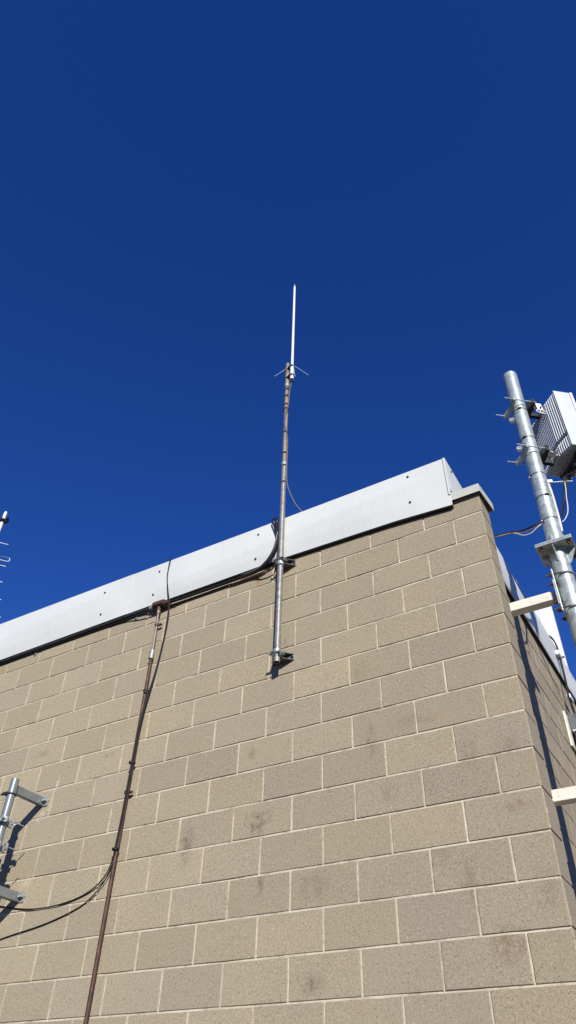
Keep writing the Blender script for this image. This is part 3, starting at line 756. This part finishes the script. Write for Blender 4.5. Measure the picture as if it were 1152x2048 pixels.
# little strut clamps strapped on the pole
def strut_clamp(p, d, lab, rod=0.):
    c = empty('cable_hanger', p, lab, 'bracket', 'small pale cable hangers on the galvanised pole')
    p = V(p); d = V(d).normalized(); n = d.cross(Z)
    bm = new()
    box(bm, p + d * .018 + Z * .012, (.038, .034, .004), (d, n, Z)); box(bm, p + d * .018 - Z * .012, (.038, .034, .004), (d, n, Z)); box(bm, p + d * .036, (.004, .034, .028), (d, n, Z)); box(bm, p + d * .018 + n * .017, (.038, .003, .028), (d, n, Z))
    finish(bm, 'channel', 'whitemetal', c)
    bm = new(); hexnut(bm, p + d * .012 - Z * .014, -Z, .009, .012); hexnut(bm, p + d * .038, d, .007, .008)
    if rod:
        cyl(bm, p + d * .03, p + d * rod, .0042, n=10); hexnut(bm, p + d * (rod - .05), d, .009, .014); hexnut(bm, p + d * (rod - .085), d, .009, .01)
    finish(bm, 'bolt', 'galv', c, True)
def pp(z): return V((.318 + (z + .17) * .01476, .70, z))
strut_clamp(pp(1.255) + V((-.058, -.01, 0)), (-1, -.15, 0), 'small pale hanger left of the pole between the two radio clamps, nearer the upper')
strut_clamp(pp(.905) + V((-.058, -.01, 0)), (-1, -.15, 0), 'small pale hanger left of the pole just above the lower radio clamp')
strut_clamp(pp(.500) + V((.050, .03, 0)), (.88, .40, 0), 'small pale hanger with a long threaded rod right of the pole under the radio', .19)
for z, lb in ((1.315, 'thin dark strap round the pole just below the upper radio clamp'), (.965, 'thin dark strap round the pole just above the lower radio clamp'), (.555, 'thin strap round the pole level with the radio foot'),
              (.318, 'thin dark strap round the pole above the cable that leaves for the wall'), (.095, 'thin dark strap round the pole where the cables leave for the wall')):
    t = empty('steel_strap', pp(z), lb, 'strap', 'thin straps round the galvanised pole')
    bm = new(); band(bm, pp(z), PR + .0003, .007, .0016, n=44); finish(bm, 'loop', 'dark', t, True)
    a = {1.315: -1.35, .965: -1.75, .555: -2.8, .318: -1.0, .095: -2.6}[z]
    bm = new(); box(bm, pp(z) + V((math.cos(a), math.sin(a), 0)) * (PR + .005), (.008, .03, .013), (V((math.cos(a), math.sin(a), 0)), V((-math.sin(a), math.cos(a), 0)), Z), .001); finish(bm, 'buckle', 'zinc' if z in (.555, .095) else 'black', t, True)

# cables under the radio and along the pole
rb = P0 + A * (D0 + DD - .05)
def rc(pts, r, mat, label, n=8): return hang('radio_cable', pts, r, mat, label, 'cable', None, n)
e1 = V((.405, .775, .16))
for i, (s, r, mt, lb) in enumerate(((-.02, .0075, 'black', 'thick black cable dropping from the radio foot to the pole'), (.03, .006, 'black', 'second black cable dropping from the radio foot behind the thick one'),
                                    (.08, .005, 'black', 'slim cable dropping from the radio foot beside the black ones'))):
    p = rb + B * s + Z * (RZ0 - .055)
    rc([p, p - Z * .06 - A * .01 + B * .004, V((.508 + .006 * i, .79 + .01 * i, .55)), V((.482 + .008 * i, .79, .44)), V((.452 + .004 * i, .785, .33)), V((.412, .79 + .008 * i, .23)), V((.372, .78, .15)), V((.33, .77, .10))], r, mt, lb)
rc([V((.497, .782, .50)), V((.490, .775, .42)), V((.475, .77, .33)), V((.466, .768, .25)), V((.450, .765, .18)), V((.420, .763, .13)), V((.395, .76, .11))], .0036, 'cablewhite', 'thin white cable leaving the black bundle and looping back to the pole')
rc([V((.375, .72, .50)), V((.388, .70, .44)), V((.392, .69, .32)), V((.390, .685, .20)), V((.388, .685, .10)), V((.385, .69, .04)), V((.38, .70, -.02))], .0085, 'cablewhite', 'thick cream cable running down the right side of the pole to the flange')
rc([rb + B * .05 + Z * (RZ0 - .05), rb + B * .03 + A * .02 + Z * (RZ0 - .10), rb + A * .07 - B * .03 + Z * (RZ0 - .105), rb + A * .14 - B * .06 + Z * (RZ0 - .10), rb + A * .26 - B * .08 + Z * (RZ0 - .09), rb + A * .5 - B * .1 + Z * (RZ0 - .12)], .008, 'yellow', 'upper yellow cable leaving the radio foot to the right')
rc([rb + B * .05 + Z * (RZ0 - .06), rb + B * .02 + A * .03 + Z * (RZ0 - .13), rb + A * .10 - B * .03 + Z * (RZ0 - .135), rb + A * .26 - B * .07 + Z * (RZ0 - .14), rb + A * .5 - B * .1 + Z * (RZ0 - .18)], .009, 'yellow', 'lower yellow cable leaving the radio foot to the right')
# from the pole across to the side wall
for i, (dz, sag, r, mt, lb) in enumerate(((0, 0, .0068, 'black', 'black cable bridging from the pole to the wall corner'), (-.012, .012, .0048, 'cablegrey', 'grey cable bridging from the pole to the wall corner just under the black one'), (-.006, .045, .0032, 'cablewhite', 'thin pale cable with the deepest sag between pole and wall corner'))):
    hang('bridge_cable', [(.285, .640, .066 + dz * .5), (.229, .62, .044 + dz * .6 - sag * .5), (.184, .62, .040 + dz - sag), (.127, .62, .034 + dz * .8 - sag * .9), (.074, .62, .047 + dz * .5 - sag * .3), (.019, .62, .055 + dz), (-.037, .62, .060 + dz), (-.10, .62, .062 + dz * .5), (-.16, .64, .05), (-.172, .70, .02)], r, mt, lb, 'cable', None, 8)

# ------------------------------------------------------------------ white cabinet on the roof and the box on the side wall
cab = empty('roof_cabinet', (-.53, 4.05, .04), 'tall white flat cabinet standing on the roof behind the side parapet', 'cabinet')
bm = new(); box(bm, (-.53, 4.05, .835), (.52, .09, 1.59), None, .006); finish(bm, 'body', 'white', cab)
bm = new(); box(bm, (-.42, 4.003, .835), (.010, .006, 1.5)); finish(bm, 'seam_strip', 'whitemetal', cab)

jb = empty('wall_box', (-.2, 2.55, -.66), 'grey equipment box on a pale backing board at the right edge of the side wall', 'equipment box')
bm = new(); box(bm, (-.190, 2.66, -.655), (.017, .44, .31), None, .002); finish(bm, 'backing_board', 'beige', jb)
bm = new(); box(bm, (-.118, 2.70, -.58), (.122, .36, .15), None, .010); finish(bm, 'housing', 'boxgrey', jb)
bm = new(); box(bm, (-.110, 2.68, -.74), (.10, .34, .14), None, .01); finish(bm, 'lower_housing', 'dark', jb)
bm = new(); box(bm, (-.100, 2.68, -.662), (.125, .37, .012), None, .003); finish(bm, 'rim', 'whitemetal', jb)
for dy, lb in ((0, 'near one of two thin black cables rising from the grey wall box over the parapet'), (.09, 'far one of two thin black cables rising from the grey wall box over the parapet')):
    hang('riser_cable', [(-.12, 2.60 + dy, -.50), (-.135, 2.62 + dy, -.42), (-.145, 2.66 + dy * .6, -.25), (-.145, 2.70 + dy * .5, -.05), (-.148, 2.74 + dy * .5, .17), (-.150, 2.74 + dy * .4, .32), (-.175, 2.70 + dy * .3, .385), (-.23, 2.64 + dy * .3, .39), (-.30, 2.6 + dy, .37)], .0065, 'black', lb)
for z, lb in ((.19, 'upper white cable clamp on the side parapet panel'), (-.26, 'lower white cable clamp just under the side parapet')):
    c = empty('cable_clamp', (-.15, 2.72, z), lb, 'clamp', 'white clamps on the riser cables')
    bm = new(); box(bm, (-.148, 2.73, z), (.035, .12, .045), None, .004); finish(bm, 'block', 'whitemetal', c)
    bm = new(); hexnut(bm, (-.13, 2.79, z), (1, 0, 0), .009, .02); finish(bm, 'bolt', 'dark', c)

# ------------------------------------------------------------------ yagi behind the roof edge, far left
YB = V((-5.958, .30, 2.66))
yg = empty('yagi_antenna', (YB.x, YB.y, .37), 'silver yagi antenna with rod elements and white tipped boom at the left edge', 'antenna')
bm = new(); cyl(bm, YB - Z * 2.29, YB, .020, n=18); finish(bm, 'boom', 'white', yg, True)
bm = new(); cyl(bm, YB, YB + Z * .02, .020, .012, n=18); finish(bm, 'end_cap', 'white', yg, True)
ed = V((.62, .785, 0))
bm = new(); box(bm, YB - Z * .135, (.06, .06, .05), None, .006); box(bm, YB - Z * .15 + V((.05, .02, 0)), (.06, .03, .05), None, .004); hexnut(bm, YB - Z * .13 + V((.07, 0, 0)), (1, .3, 0), .012, .03); finish(bm, 'boom_clamp', 'black', yg)
for z, l in ((.475, .165), (.80, .225), (1.03, .25), (1.27, .305), (1.50, .365), (1.70, .41), (1.90, .46)):
    bm = new(); c = YB - Z * z; cyl(bm, c - ed * l, c + ed * l, .0048, n=8); finish(bm, 'element', 'whitemetal', yg, True)
bm = new(); c = YB - Z * .695; R = .028; P = []
l = .215
for i in range(9): t = math.pi / 2 - math.pi * i / 8; P.append(c + ed * (l + math.cos(t) * R) + Z * math.sin(t) * R)
for i in range(9): t = -math.pi / 2 - math.pi * i / 8; P.append(c + ed * (-l + math.cos(t) * R) + Z * math.sin(t) * R)
tube(bm, P, .0048, 8, 0, closed=True); finish(bm, 'folded_dipole', 'whitemetal', yg, True)

# ------------------------------------------------------------------ light
s = V((-.76, 1.0, -.62)).normalized()
sun = bpy.data.lights.new('sun', 'SUN'); sun.energy = 5.0; sun.angle = math.radians(.53); sun.color = (1., .965, .90)
so = bpy.data.objects.new('sun', sun); COL.objects.link(so); so.rotation_euler = s.to_track_quat('-Z', 'Y').to_euler(); so.location = (8, -10, 8)
w = bpy.data.worlds.new('World'); sc.world = w; w.use_nodes = True
nt = w.node_tree; bg = nt.nodes['Background']
sky = nt.nodes.new('ShaderNodeTexSky'); sky.sky_type = 'NISHITA'; sky.sun_disc = False
sky.sun_elevation = math.asin(-s.z); sky.sun_rotation = math.atan2(-s.x, -s.y)
sky.altitude = 1600; sky.air_density = 1.0; sky.dust_density = 0.0; sky.ozone_density = 5.0
hs = nt.nodes.new('ShaderNodeHueSaturation'); hs.inputs['Saturation'].default_value = 1.222; hs.inputs['Hue'].default_value = .5205
nt.links.new(sky.outputs[0], hs.inputs['Color']); nt.links.new(hs.outputs[0], bg.inputs['Color'])
bg.inputs['Strength'].default_value = .138

# ------------------------------------------------------------------ camera
cd = bpy.data.cameras.new('camera'); cam = bpy.data.objects.new('camera', cd); COL.objects.link(cam)
cam.location = (.7412, -3.6149, -3.4257); cam.rotation_euler = (2.3099945, -.0227839, .5360824)
cd.sensor_fit = 'VERTICAL'; cd.sensor_height = 24; cd.lens = 1430.678 / 2048 * 24; cd.clip_start = .05; cd.clip_end = 1000
sc.camera = cam
sc.view_settings.view_transform = 'Standard'; sc.view_settings.look = 'None'; sc.view_settings.exposure = 0; sc.view_settings.gamma = 1
sc.render.resolution_x = 576; sc.render.resolution_y = 1024
